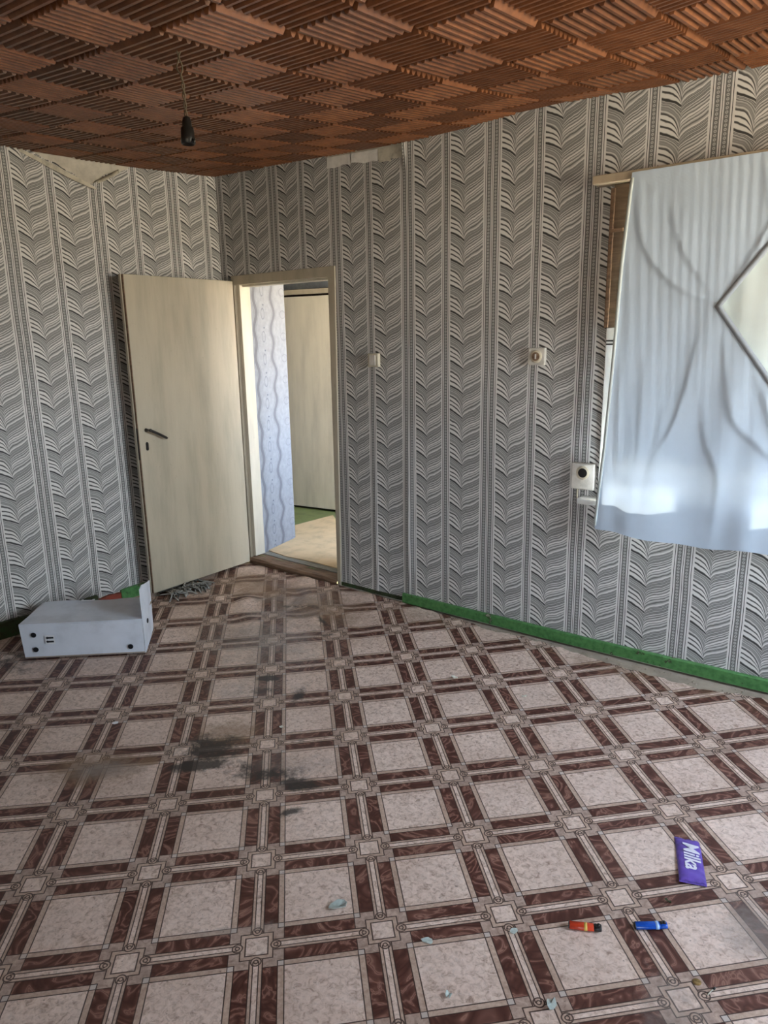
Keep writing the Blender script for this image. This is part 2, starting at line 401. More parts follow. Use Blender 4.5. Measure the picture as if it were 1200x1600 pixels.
# ------------------------------------------------------------------ mesh builders
def link(o, parent=None):
    COL.objects.link(o)
    if parent: o.parent = parent
    return o
def mesh_obj(name, verts, faces, mat, parent=None, smooth=False):
    me = bpy.data.meshes.new(name); me.from_pydata([tuple(v) for v in verts], [], faces); me.update()
    if isinstance(mat, (list, tuple)):
        for m in mat: me.materials.append(m)
    elif mat: me.materials.append(mat)
    if smooth:
        for p in me.polygons: p.use_smooth = True
    return link(bpy.data.objects.new(name, me), parent)
class MB:
    def __init__(s): s.v = []; s.f = []
    def add(s, vs, fs):
        n = len(s.v); s.v += [Vector(v) for v in vs]; s.f += [[i + n for i in f] for f in fs]; return s
    def box(s, lo, hi, M=None):
        (a, b, c), (d, e, f) = lo, hi
        vs = [(a, b, c), (d, b, c), (d, e, c), (a, e, c), (a, b, f), (d, b, f), (d, e, f), (a, e, f)]
        if M: vs = [M @ Vector(v) for v in vs]
        return s.add(vs, [(0, 3, 2, 1), (4, 5, 6, 7), (0, 1, 5, 4), (1, 2, 6, 5), (2, 3, 7, 6), (3, 0, 4, 7)])
    def tube(s, pts, r, n=8, cap=True):
        pts = [Vector(p) for p in pts]; rings = []
        base = len(s.v); ref = Vector((0, 0, 1))
        for i, p in enumerate(pts):
            d = (pts[min(i + 1, len(pts) - 1)] - pts[max(i - 1, 0)]).normalized()
            if abs(d.dot(ref)) > .95: ref = Vector((1, 0, 0))
            a = d.cross(ref).normalized(); b = d.cross(a)
            rr = r[i] if isinstance(r, (list, tuple)) else r
            s.v += [p + a * rr * math.cos(2 * PI * k / n) + b * rr * math.sin(2 * PI * k / n) for k in range(n)]
        for i in range(len(pts) - 1):
            for k in range(n):
                s.f.append([base + i*n + k, base + i*n + (k+1) % n, base + (i+1)*n + (k+1) % n, base + (i+1)*n + k])
        if cap:
            s.f.append([base + k for k in range(n)][::-1]); s.f.append([base + (len(pts)-1)*n + k for k in range(n)])
        return s
    def lathe(s, prof, n=20, M=None):
        base = len(s.v)
        for r, z in prof:
            for k in range(n):
                v = Vector((r * math.cos(2*PI*k/n), r * math.sin(2*PI*k/n), z)); s.v.append(M @ v if M else v)
        for i in range(len(prof) - 1):
            for k in range(n):
                s.f.append([base + i*n + k, base + i*n + (k+1) % n, base + (i+1)*n + (k+1) % n, base + (i+1)*n + k])
        s.f.append([base + k for k in range(n)][::-1]); s.f.append([base + (len(prof)-1)*n + k for k in range(n)])
        return s
    def prism(s, poly, z0, z1, M=None):
        n = len(poly); vs = [Vector((x, y, z0)) for x, y in poly] + [Vector((x, y, z1)) for x, y in poly]
        if M: vs = [M @ v for v in vs]
        return s.add(vs, [list(range(n))[::-1], [i + n for i in range(n)]] + [[i, (i+1) % n, (i+1) % n + n, i + n] for i in range(n)])
    def build(s, name, mat, parent=None, smooth=False, bevel=0.0):
        o = mesh_obj(name, s.v, s.f, mat, parent, smooth)
        bm = bmesh.new(); bm.from_mesh(o.data); bmesh.ops.recalc_face_normals(bm, faces=bm.faces); bm.to_mesh(o.data); bm.free()
        if bevel:
            m = o.modifiers.new('bevel', 'BEVEL'); m.width = bevel; m.segments = 2; m.limit_method = 'ANGLE'
        return o
def empty(name, loc=(0, 0, 0), rz=0.0):
    o = bpy.data.objects.new(name, None); COL.objects.link(o); o.location = loc; o.rotation_euler = (0, 0, rz); o.empty_display_size = .05
    return o
def tag(o, label, cat, group=None):
    o['label'] = label; o['category'] = cat
    if group: o['group'] = group
    return o
def struct(o, label=None, cat=None):
    o['kind'] = 'structure'
    if label: o['label'] = label
    if cat: o['category'] = cat
    return o

# ------------------------------------------------------------------ room shell
XR, YF = 5.2, -4.2          # far sides of the room, behind the camera
HT = 2.95
def solid_wall(name, axis, at, thick, lo, hi, z1, holes, mat, label):
    cs = sorted({lo, hi, *[h[0] for h in holes], *[h[1] for h in holes]})
    zs = sorted({-.1, z1, *[h[2] for h in holes], *[h[3] for h in holes]})
    mb = MB()
    for i in range(len(cs) - 1):
        for j in range(len(zs) - 1):
            c, zc_ = (cs[i] + cs[i+1]) / 2, (zs[j] + zs[j+1]) / 2
            if any(h[0] < c < h[1] and h[2] < zc_ < h[3] for h in holes): continue
            a0, a1 = min(at, at + thick), max(at, at + thick)
            if axis == 'x': mb.box((cs[i], a0, zs[j]), (cs[i+1], a1, zs[j+1]))
            else: mb.box((a0, cs[i], zs[j]), (a1, cs[i+1], zs[j+1]))
    return struct(mb.build(name, mat), label, 'wall')

DOOR = (.105, 1.0, -.1, 1.985)
WIN = (2.70, 4.08, .83, 2.19)
wall_right = solid_wall('wall_right', 'x', .003, .40, -.2, XR + .4, HT, [(.02, 1.0, -.1, 1.985), WIN], MT['plaster'], 'wall with the doorway and the covered window, hung with grey feather wallpaper')
wall_left = solid_wall('wall_left', 'y', -.003, -.20, YF - .2, .003, HT, [], MT['plaster'], 'wall behind the open door and the cardboard box, grey feather wallpaper')
WIN2 = (-1.50, -.12, 1.05, 2.30)
wall_behind = solid_wall('wall_behind', 'y', XR, .40, YF - .2, .003, HT, [WIN2], MT['dim'], 'plastered wall behind the camera with a bright window')
WIN3 = (3.75, 4.85, .85, 1.80)
wall_front = solid_wall('wall_front', 'x', YF, -.4, -.2, XR + .4, HT, [WIN3], MT['dim'], 'plastered wall behind the camera')

def strips(wall, axis, edges, mat, ztop, zbot, holes, warp=None):
    """one thin sheet per wallpaper roll, standing just off the plaster"""
    for e0, e1 in zip(edges[:-1], edges[1:]):
        cs = {round(e0 + (e1 - e0) * k / 30, 4) for k in range(31)}
        for h in holes:
            for q in h[:2]:
                if e0 < q < e1: cs.add(q)
        cs = sorted(cs)
        zs = sorted({round(.04 * k, 3) for k in range(1, 68)} | {h[2] for h in holes} | {h[3] for h in holes})
        vs, fs, idx = [], [], {}
        def vid(i, z):
            k = (i, round(z, 4))
            if k not in idx:
                c = cs[i]; off = warp(c, z) if warp else 0.0
                idx[k] = len(vs)
                vs.append((c, -off, z) if axis == 'x' else (off, c, z))
            return idx[k]
        for i in range(len(cs) - 1):
            cm = (cs[i] + cs[i+1]) / 2
            t0, t1, b0, b1 = ztop(cs[i]), ztop(cs[i+1]), zbot(cs[i]), zbot(cs[i+1])
            zz = [-9] + [z for z in zs if z > max(b0, b1) + .004 and z < min(t0, t1) - .004] + [9]
            for za, zb in zip(zz[:-1], zz[1:]):
                zm = ((b0 if za == -9 else za) + (t0 if zb == 9 else zb)) / 2
                if any(h[0] < cm < h[1] and h[2] < zm < h[3] for h in holes): continue
                q = [vid(i, b0 if za == -9 else za), vid(i+1, b1 if za == -9 else za), vid(i+1, t1 if zb == 9 else zb), vid(i, t0 if zb == 9 else zb)]
                q2 = []
                for k in q:
                    if k not in q2: q2.append(k)
                if len(q2) > 2: fs.append(q2)
        o = mesh_obj('wallpaper_strip', vs, fs, mat, wall, True)
def rn(s, k, amp): return amp * (math.sin(s * 61 + k) + .6 * math.sin(s * 143 + 2.1 * k) + .4 * math.sin(s * 311 + k)) / 2
def lerp_pts(pts, s):
    if s <= pts[0][0]: return pts[0][1]
    for (a, b), (c, d) in zip(pts[:-1], pts[1:]):
        if s <= c: return b + (d - b) * (s - a) / (c - a)
    return pts[-1][1]
def top_right(s):
    z = CZ(s, 0) - .002 + rn(s, 1, .006)
    if .985 < s < 1.535: z = lerp_pts([(.985, 2.545), (1.0, 2.538), (1.15, 2.545), (1.25, 2.528), (1.40, 2.520), (1.535, 2.505)], s) + rn(s, 3, .004)
    return z
def top_left(s):
    z = CZ(0, s) - .002 + rn(s, 2, .006)
    if -1.30 < s < -.62: z = min(z, lerp_pts([(-1.30, 2.60), (-1.22, 2.575), (-1.05, 2.525), (-.94, 2.475), (-.885, 2.452), (-.83, 2.485), (-.80, 2.520), (-.72, 2.535), (-.62, 2.585)], s) + rn(s, 5, .006))
    return z
def warp_right(s, z):
    o = .003 * (math.sin(s * 5.3 + z * 1.7) + math.sin(s * 2.1 - z * 3.1))* .4 + .001
    o += .030 * math.exp(-max(0, s - 1.53) / .02) * g(z, 2.56, .08) * (s > 1.529)
    o += .010 * g(s, 1.545, .02) * g(z, .5, .5)                         # loose ridge beside the doorway
    o += .006 * g(s, 1.30, .02) * g(z, .35, .5) + .006 * math.exp(-max(0, z - .05) / .08) * g(s, 1.2, .3)
    return max(.0008, o)
def warp_left(s, z): return max(.0008, .003 * (math.sin(s * 4.3 + z * 1.9) + math.sin(s * 2.7 - z * 2.6)) * .4 + .001 + .02 * g(z, 2.5, .04) * g(s, -.86, .05))
PERR = .513
er = [.0] + [1.555 + PERR * k for k in range(-2, 7)] + [XR]
er = sorted({round(e, 4) for e in er if 0 <= e <= XR}); er = [e for i, e in enumerate(er) if i == 0 or e - er[i-1] > .03]
strips(wall_right, 'x', er, MT['paper_r'], top_right, lambda s: FZ(s, 0) + (.028 if s < 1.5 else .04), [(DOOR[0], DOOR[1], -1, DOOR[3]), WIN], warp_right)
el_ = sorted([-.0] + [-1.372 + PERR * k for k in range(-5, 3)])
el_ = [e for e in el_ if YF < e <= 0]; el_ = [YF] + el_
el_ = [e for i, e in enumerate(el_) if i == 0 or e - el_[i-1] > .03]
strips(wall_left, 'y', el_, MT['paper_l'], top_left, lambda s: FZ(0, s) + lerp_pts([(-1.8, .075), (-1.2, .06), (-.85, .065), (0, .04)], s) + rn(s, 4, .006), [], warp_left)
# wallpaper torn away under the ceiling: the loose flap and its curled edge
fl = MB()
fl.add([(.004, -1.26, 2.575), (.012, -1.10, 2.528), (.022, -.97, 2.478), (.030, -.885, 2.445), (.034, -.865, 2.428), (.030, -.90, 2.432), (.020, -1.0, 2.462), (.012, -1.12, 2.505), (.004, -1.27, 2.562)],
       [(0, 1, 7, 8), (1, 2, 6, 7), (2, 3, 5, 6), (3, 4, 5)])
o = fl.build('peeled_edge', MT['paperback'], wall_left); so = o.modifiers.new('s', 'SOLIDIFY'); so.thickness = .002
fl = MB()
for k in range(11):
    a = k / 10
    fl.v += [Vector((.006 + .03 * math.sin(PI * a), -.86 + .16 * a, 2.458 + .085 * a)), Vector((.004 + .012 * math.sin(PI * a), -.862 + .16 * a, 2.475 + .088 * a))]
    if k: fl.f.append([2*k-2, 2*k, 2*k+1, 2*k-1])
o = fl.build('peeled_edge', MT['paperback'], wall_left, True); so = o.modifiers.new('s', 'SOLIDIFY'); so.thickness = .002
# backing paper above the doorway: uneven bare patches
for xa, xb, dz, mt in ((.99, 1.17, .0, 'bare'), (1.165, 1.36, .006, 'bare'), (1.365, 1.525, -.002, 'paperback')):
    mb = MB(); n = 6
    for k in range(n + 1):
        xx = xa + (xb - xa) * k / n
        mb.v += [Vector((xx, -.0015, top_right(xx) - .012 + dz)), Vector((xx, -.0015, CZ(xx, 0) - .02))]
        if k: mb.f.append([2*k-2, 2*k, 2*k+1, 2*k-1])
    mb.build('torn_backing_paper', MT[mt], wall_right)

# floor: rough subfloor and a printed linoleum sheet on top
def sheet(name, xs, ys, zf, mat, parent=None, smooth=True):
    vs = [(x, y, zf(x, y)) for x in xs for y in ys]; m = len(ys)
    fs = [(i*m + j, (i+1)*m + j, (i+1)*m + j + 1, i*m + j + 1) for i in range(len(xs) - 1) for j in range(m - 1)]
    return mesh_obj(name, vs, fs, mat, parent, smooth)
floor = struct(sheet('floor', [-.05 + (XR + .1) * k / 60 for k in range(61)], [YF - .05 + (.08 - YF) * k / 48 for k in range(49)], lambda x, y: FZ(x, y) - .010, MT['sub']), 'dusty bare subfloor showing along the wall', 'floor')
def lino_edge(x):
    return lerp_pts([(0, -.012), (1.0, -.015), (1.6, -.03), (2.0, -.05), (2.13, -.085), (2.3, -.06), (2.53, -.07), (2.75, -.10), (2.97, -.115), (3.26, -.13), (3.4, -.09), (3.6, -.07), (5.2, -.08)], x) + rn(x, 9, .010) * (x > 1.6)
xs = [XR * k / 300 for k in range(301)]; NY = 240
vs = []; fs = []
for x in xs:
    ye = lino_edge(x)
    for j in range(NY + 1):
        y = YF + .01 + (ye - YF - .01) * (j / NY); vs.append((x, y, LZ(x, y) + .001 * (j == NY)))
for i in range(len(xs) - 1):
    for j in range(NY): k = i * (NY + 1) + j; fs.append((k, k + NY + 1, k + NY + 2, k + 1))
lino = struct(mesh_obj('floor_linoleum', vs, fs, MT['lino'], None, True), 'brown and beige squared linoleum covering the floor, stained', 'floor covering')

SPILL = [  # cx, cy, rx, ry, rot, channel, amount
    (1.80, -1.69, .15, .11, .6, 0, .85), (1.88, -1.79, .15, .04, .75, 0, .95), (1.98, -1.74, .13, .05, .7, 0, .6), (2.13, -1.68, .16, .05, .72, 0, .75), (2.26, -1.65, .10, .05, .5, 0, .8), (2.355, -1.79, .05, .02, 1.2, 0, 1.0),
    (1.545, -1.138, .05, .03, .7, 0, 1.1), (1.785, -1.17, .03, .075, .5, 0, .85), (1.62, -1.23, .13, .04, .75, 0, .55), (1.30, -.50, .09, .025, -.35, 0, .8), (1.05, -.42, .16, .02, .35, 0, .6), (1.42, -.62, .05, .02, 1.0, 0, .8),
    (.30, -1.90, .5, .22, .7, 0, .48), (.18, -1.0, .22, .35, 0, 0, .45), (2.02, -1.45, .10, .06, .7, 0, .45), (.25, -.55, .18, .30, 0, 0, .42),
    (1.18, -.85, .40, .32, 0, 1, .9), (1.00, -.45, .28, .35, 0, 1, .75), (1.60, -2.04, .13, .06, .75, 1, 1.2), (1.55, -1.25, .25, .14, .75, 1, .7), (3.735, -1.43, .09, .12, .4, 1, 1.0), (3.66, -1.80, .10, .12, .4, 1, .7), (2.15, -1.60, .20, .12, .7, 1, .7), (2.6, -2.25, .15, .02, .8, 1, .8),
    (1.566, -2.06, .19, .10, .75, 2, 1.0), (1.69, -1.90, .04, .03, .7, 2, 1.3), (1.78, -1.58, .13, .11, .76, 2, 1.0), (.60, -.30, .45, .25, 0, 2, .8), (1.15, -.35, .40, .28, 0, 2, .75), (3.0, -.16, .9, .12, 0, 2, .42), (1.60, -.15, .5, .12, 0, 2, .5)]
ca = lino.data.attributes.new('spill', 'FLOAT_COLOR', 'POINT')
buf = []
for vx, vy, vz in vs:
    ch = [0.0, 0.0, 0.0]
    for cx_, cy_, rx_, ry_, ro, k_, am in SPILL:
        dx_, dy_ = vx - cx_, vy - cy_
        if abs(dx_) > 1.1 or abs(dy_) > 1.1: continue
        e1_ = (dx_ * math.cos(ro) + dy_ * math.sin(ro)) / rx_; e2_ = (-dx_ * math.sin(ro) + dy_ * math.cos(ro)) / ry_
        r2_ = e1_ * e1_ + e2_ * e2_
        if r2_ < 6: ch[k_] = max(ch[k_], am * math.exp(-r2_ * .8))
    buf += ch + [1.0]
ca.data.foreach_set('color', buf)

# ceiling: backing and moulded panels with alternating ridges
PC = .244716
ceiling = struct(sheet('ceiling', [-.05 + (XR + .10) * k / 44 for k in range(45)], [YF - .05 + (.09 - YF) * k / 36 for k in range(37)], lambda x, y: CZ(x, y) + .022, MT['dark']), 'sagging ceiling of brown ridged panels', 'ceiling')
def panel_mesh():
    mb = MB(); h = PC / 2 - .0012
    mb.box((-h, -h, 0), (h, h, .006))
    n = 8; L = .232; p = L / n
    for k in range(n):
        c = -L / 2 + p * (k + .5); wb, wt, hh = p * .48, p * .16, .0175
        y0, y1, ys = -L / 2, L / 2, .0035
        vs = [(c - wb, y0, 0), (c + wb, y0, 0), (c + wb, y1, 0), (c - wb, y1, 0), (c - wt, y0 + ys, -hh), (c + wt, y0 + ys, -hh), (c + wt, y1 - ys, -hh), (c - wt, y1 - ys, -hh)]
        mb.add(vs, [(4, 7, 6, 5), (0, 4, 5, 1), (1, 5, 6, 2), (2, 6, 7, 3), (3, 7, 4, 0)])
    me = bpy.data.meshes.new('ceiling_panel'); me.from_pydata([tuple(v) for v in mb.v], [], mb.f); me.update(); me.materials.append(MT['ceil'])
    return me
pm = panel_mesh()
far = MB(); prnd = random.Random(3)
tilt = {}
for I in range(0, 22):
    for J in range(0, 18):
        cx, cy = (I + .5) * PC, -(J + .5) * PC
        if cx > XR - .05 or cy < YF + .05: continue
        key = (I // 2, J // 2)
        if key not in tilt: tilt[key] = (prnd.uniform(-.008, .008), prnd.uniform(-.008, .008), prnd.uniform(-.003, .002))
        tx, ty, dz = tilt[key]
        bxc, byc = (I // 2 * 2 + 1) * PC, -(J // 2 * 2 + 1) * PC
        if I == 0 or J == 0: tx, ty = tx * .3, ty * .3
        e_ = PC / 2
        dzx = (CZ(cx + e_, cy) - CZ(cx - e_, cy)) / PC + tx; dzy = (CZ(cx, min(0, cy + e_)) - CZ(cx, cy - e_)) / (min(0, cy + e_) - (cy - e_)) + ty
        nrm = Vector((-dzx, -dzy, 1)).normalized(); ax = Vector((1, 0, dzx)).normalized(); ay = nrm.cross(ax)
        R = Matrix((ax, ay, nrm)).transposed().to_4x4()
        i, j = I - 10, 6 - J                      # even cells carry ridges that run along y
        if (i + j) % 2: R = R @ Matrix.Rotation(PI / 2, 4, 'Z')
        z = CZ(cx, cy) + tx * (cx - bxc) + ty * (cy - byc) + dz + .002
        Mw = Matrix.Translation((cx, cy, z)) @ R
        px = [cam_pix((cx + a * .13, cy + b * .13, z)) for a in (-1, 1) for b in (-1, 1)]
        seen = any(p and -150 < p[0] < 1350 and -160 < p[1] < 1700 for p in px)
        if seen:
            ob = bpy.data.objects.new('ceiling_panel', pm); COL.objects.link(ob); ob.parent = ceiling; ob.matrix_world = Mw
        else:
            far.add([Mw @ v.co for v in pm.vertices], [list(p.vertices) for p in pm.polygons])
fo = far.build('ceiling_panel_field', MT['ceil'], ceiling); fo['kind'] = 'stuff'

# baseboards
def board_along_x(name, x0, x1, h0, h1, t, mat, n=24, k=1):
    mb = MB()
    for i in range(n + 1):
        x = x0 + (x1 - x0) * i / n; b = FZ(x, 0) + h0 + rn(x, k, .002); tp = FZ(x, 0) + h1 + rn(x, k + 3, .0025)
        mb.v += [Vector((x, 0, b)), Vector((x, -t, b)), Vector((x, -t, tp - .004)), Vector((x, -t + .006, tp)), Vector((x, 0, tp))]
        if i: 
            o_ = (i - 1) * 5
            mb.f += [[o_ + a, o_ + (a+1) % 5, o_ + 5 + (a+1) % 5, o_ + 5 + a] for a in range(5)]
    mb.f += [[0, 1, 2, 3, 4], [n*5 + a for a in (4, 3, 2, 1, 0)]]
    return mb.build(name, mat)
struct(board_along_x('baseboard_right', 1.507, XR, .002, .056, .022, MT['green'], 40), 'green painted baseboard under the covered window', 'baseboard')
struct(board_along_x('trim_1', 1.0, 1.505, .003, .030, .006, MT['moss'], 12, 5), 'dark green mouldy strip at the foot of the wall beside the doorway', 'trim')
def board_along_y(name, y0, y1, h0, h1, t, mat, n=16, k=1, lean=0.0):
    mb = MB()
    for i in range(n + 1):
        y = y0 + (y1 - y0) * i / n; b = FZ(0, y) + h0; tp = FZ(0, y) + h1 + rn(y, k, .006)
        mb.v += [Vector((.001, y, b)), Vector((t + lean, y, b)), Vector((t, y, tp)), Vector((.001, y, tp))]
        if i:
            o_ = (i - 1) * 4; mb.f += [[o_ + a, o_ + (a+1) % 4, o_ + 4 + (a+1) % 4, o_ + 4 + a] for a in range(4)]
    mb.f += [[0, 1, 2, 3], [n*4 + a for a in (3, 2, 1, 0)]]
    return mb.build(name, mat)
struct(board_along_y('baseboard_left', YF, -1.14, -.004, .085, .030, MT['moss'], 40, 4, .012), 'dark mouldy baseboard left of the cardboard box', 'baseboard')
struct(board_along_y('trim_2', -.975, -.10, -.004, .072, .018, MT['green'], 16, 6), 'green baseboard piece between the box and the open door', 'trim')

struct(board_along_y('trim_4', -1.13, -.98, -.004, .058, .02, MT['redpaint'], 8, 3), 'short red-brown painted baseboard piece behind the box', 'trim')
# rubble along the wall where the linoleum stops short
rb = random.Random(11); cr_mb = MB()
for k in range(90):
    x = rb.uniform(2.0, 3.9); y = rb.uniform(lino_edge(x) - .01, -.028); s = rb.uniform(.002, .007); z = FZ(x, y) - .009
    R_ = Matrix.Translation((x, y, z)) @ Matrix.Rotation(rb.uniform(0, 6), 4, 'Z')
    cr_mb.add([R_ @ Vector(v) for v in ((-s, -s*.6, 0), (s, -s*.8, 0), (s*.8, s, 0), (-s*.7, s*.9, 0), (0, 0, s*.9))], [(0, 1, 4), (1, 2, 4), (2, 3, 4), (3, 0, 4), (0, 3, 2, 1)])
o = cr_mb.build('floor_rubble', MT['sub']); o['kind'] = 'stuff'; tag(o, 'crumbs of plaster along the green baseboard', 'rubble')

# ------------------------------------------------------------------ doorway, doors, hall
door1 = struct(empty('door_1', (.13, -.02, 0)), 'cream flush door standing open against the wallpapered wall', 'door')
hinge = Vector((.128, -.018)); free = Vector((.150, -.833))
dv = (free - hinge); DW = dv.length; ang = math.atan2(dv.y, dv.x)
Md = Matrix.Translation((hinge.x, hinge.y, 0)) @ Matrix.Rotation(ang, 4, 'Z')     # local x along the leaf, local y>0 = room side
def dloc(mb_fn, name, mat, parent, **kw):
    mb = MB(); mb_fn(mb); mb.v = [Md @ v for v in mb.v]; o = mb.build(name, mat, None, **kw)
    o.parent = parent; o.matrix_parent_inverse = parent.matrix_world.inverted() if parent.parent is None else Matrix()
    return o
bpy.context.view_layer.update()
ZB, ZT = .046, 1.973
leaf = dloc(lambda m: m.box((0, -.038, ZB), (DW - .004, 0, ZT)), 'door_leaf', MT['cream2'], door1, bevel=.002)
bpy.context.view_layer.update()
def dpart(fn, name, mat, **kw):
    mb = MB(); fn(mb); mb.v = [Md @ v for v in mb.v]; o = mb.build(name, mat, None, **kw); o.parent = leaf; o.matrix_parent_inverse = leaf.matrix_world.inverted(); return o
dpart(lambda m: m.box((DW - .004, -.016, ZB), (DW, -.003, ZT - .002)), 'edge_groove', MT['thr'])
dpart(lambda m: m.box((DW - .004, -.038, ZB), (DW + .006, -.018, ZT)), 'edge_lipping', MT['framep'], bevel=.001)
hx = DW - .055
def handle(m):
    m.lathe([(.011, 0), (.011, .006), (.008, .010), (.008, .040), (.010, .043), (.010, .052), (.006, .055)], 14, Matrix.Translation((hx, 0, 1.076)) @ Matrix.Rotation(-PI/2, 4, 'X'))
    m.tube([(hx, .046, 1.076), (hx - .03, .048, 1.062), (hx - .07, .047, 1.041), (hx - .108, .045, 1.020), (hx - .116, .044, 1.017)], [.0085, .008, .0075, .008, .006], 10)
dpart(handle, 'door_handle', MT['iron'], smooth=True)['label'] = 'dark iron lever handle'
def keyplate(m):
    pts = [(.009 * math.cos(a), .026 * math.copysign(1, math.sin(a)) * .6 + .010 * math.sin(a)) for a in [2*PI*k/20 + .01 for k in range(20)]]
    m.prism(pts, 0, .004, Matrix.Translation((hx + .002, 0, .977)) @ Matrix.Rotation(-PI/2, 4, 'X'))
dpart(keyplate, 'keyhole_plate', MT['iron'])['label'] = 'dark oval keyhole plate'
dpart(lambda m: m.box((DW, -.017, .90), (DW + .0015, -.002, 1.09)), 'lock_faceplate', MT['iron'])

door_frame = struct(empty('trim_3', (.55, 0, 0)), 'worn cream wooden frame around the open doorway', 'door frame')
HF = .085      # hall floor level
def fpart(fn, name, mat, bevel=.002, smooth=False):
    mb = MB(); fn(mb); mb.v = [v - Vector((.55, 0, 0)) for v in mb.v]; return mb.build(name, mat, door_frame, smooth, bevel)
fpart(lambda m: m.box((.105, -.012, 1.948), (1.030, .10, 2.005)), 'head_jamb', MT['framep'])
fpart(lambda m: m.box((.165, .03, 1.936), (.975, .10, 1.950)), 'head_stop', MT['jamb'], .001)
fpart(lambda m: m.add([Vector(v) for v in ((.972, -.012, .03), (1.0, -.012, .03), (1.03, -.012, 1.95), (.976, -.012, 1.95), (.972, .10, .03), (1.0, .10, .03), (1.03, .10, 1.95), (.976, .10, 1.95))],
      [(0, 1, 2, 3), (4, 7, 6, 5), (0, 4, 5, 1), (1, 5, 6, 2), (2, 6, 7, 3), (3, 7, 4, 0)]), 'side_jamb', MT['framep'])
fpart(lambda m: m.box((.105, -.008, .03), (.128, .04, 1.95)), 'side_jamb', MT['framep'])
fpart(lambda m: m.box((.128, .012, HF), (.160, .10, 1.95)), 'side_jamb', MT['jamb'])
def thr(m):
    n = 8
    for i in range(n + 1):
        x = .11 + .87 * i / n; w_ = -.020 + .008 * math.sin(i * 1.3)
        m.v += [Vector((x, w_ + .016, .02)), Vector((x, w_, .056)), Vector((x, w_ + .006, .072 + .004 * math.sin(i * 2.1))), Vector((x, .075 + .01 * math.sin(i * 1.7), HF - .004))]
        if i:
            a = (i - 1) * 4; m.f += [[a, a+4, a+5, a+1], [a+1, a+5, a+6, a+2], [a+2, a+6, a+7, a+3]]
fpart(thr, 'threshold', MT['thr'], 0)
fpart(lambda m: m.box((.968, .012, 1.095), (.974, .034, 1.175)), 'strike_plate', MT['iron'], .001)

# hall behind the doorway
def quad_obj(name, pts, mat, parent=None): return mesh_obj(name, pts, [list(range(len(pts)))], mat, parent)
hall_floor = struct(MB().box((-2.0, .05, -.05), (1.9, 1.9, HF - .006)).build('floor_hall', MT['hallgreen']), 'green painted floor of the hall beyond the doorway', 'floor')
mb = MB(); mb.prism([(.10, .155), (.35, .12), (.60, .14), (1.2, .12), (1.9, .12), (1.9, 1.16), (-.05, 1.10), (-.2, 1.22), (-.23, .72), (.06, .50), (.13, .20)], HF - .006, HF + .006)
hb = mb.build('hall_floor_board', MT['board']); tag(hb, 'beige board laid on the green hall floor beyond the doorway', 'board')
mb = MB(); mb.prism([(.13, .082), (.5, .070), (.97, .075), (.97, .135), (.62, .138), (.36, .118), (.12, .150)], HF - .006, HF + .001); o = mb.build('grey_board_strip', MT['grey'])
o.parent = hall_floor
# wallpapered reveal at the left of the passage (slightly splayed)
wl = MB(); wl.prism([(.158, .10), (.045, .52), (-.3, .52), (-.3, .404), (.019, .404), (.019, .012), (.10, .012), (.128, .10)], HF - .01, 2.6)
struct(wl.build('wall_hall_reveal', MT['hallpaper']), 'white wallpapered wall with wavy grey bands just inside the doorway', 'wall')
struct(MB().box((-2.1, 1.42, -.05), (2.2, 1.6, 2.7)).build('wall_hall_far', MT['hallpaper']), 'pale wallpapered hall wall above the far door', 'wall')
struct(MB().box((-2.2, .3, -.05), (-2.0, 1.6, 2.7)).build('wall_hall_left', MT['hallpaper']), 'hidden end wall of the hall', 'wall')
struct(MB().box((-2.0, .40, HF - .05), (-.3, .403 + .1, 2.6)).build('wall_hall_near', MT['hallpaper']), 'hidden near wall of the hall', 'wall')
solid_wall('wall_hall_right', 'y', 1.6, .2, .40, 1.42, 2.7, [(.50, 1.36, .9, 1.95)], MT['plaster2'], 'hidden hall wall with a bright window')
struct(MB().box((-2.2, .30, 2.45), (2.2, 1.6, 2.6)).build('ceiling_hall', MT['plaster2']), 'hidden hall ceiling', 'ceiling')
d2 = struct(empty('door_2', (-.45, 1.34, HF)), 'plain cream door seen through the open doorway', 'door')
M2 = Matrix.Rotation(math.radians(9), 4, 'Z')
MB().box((-.50, -.02, .015), (.55, .02, 1.865), M2).build('door_leaf', MT['jamb'], d2, False, .002)
MB().box((-.56, .025, -.01), (.60, .06, 1.93), M2).build('door_frame', MT['dark'], d2)
MB().box((-.62, .0, 1.885), (.66, .075, 1.925), M2).build('head_jamb', MT['framep'], d2)

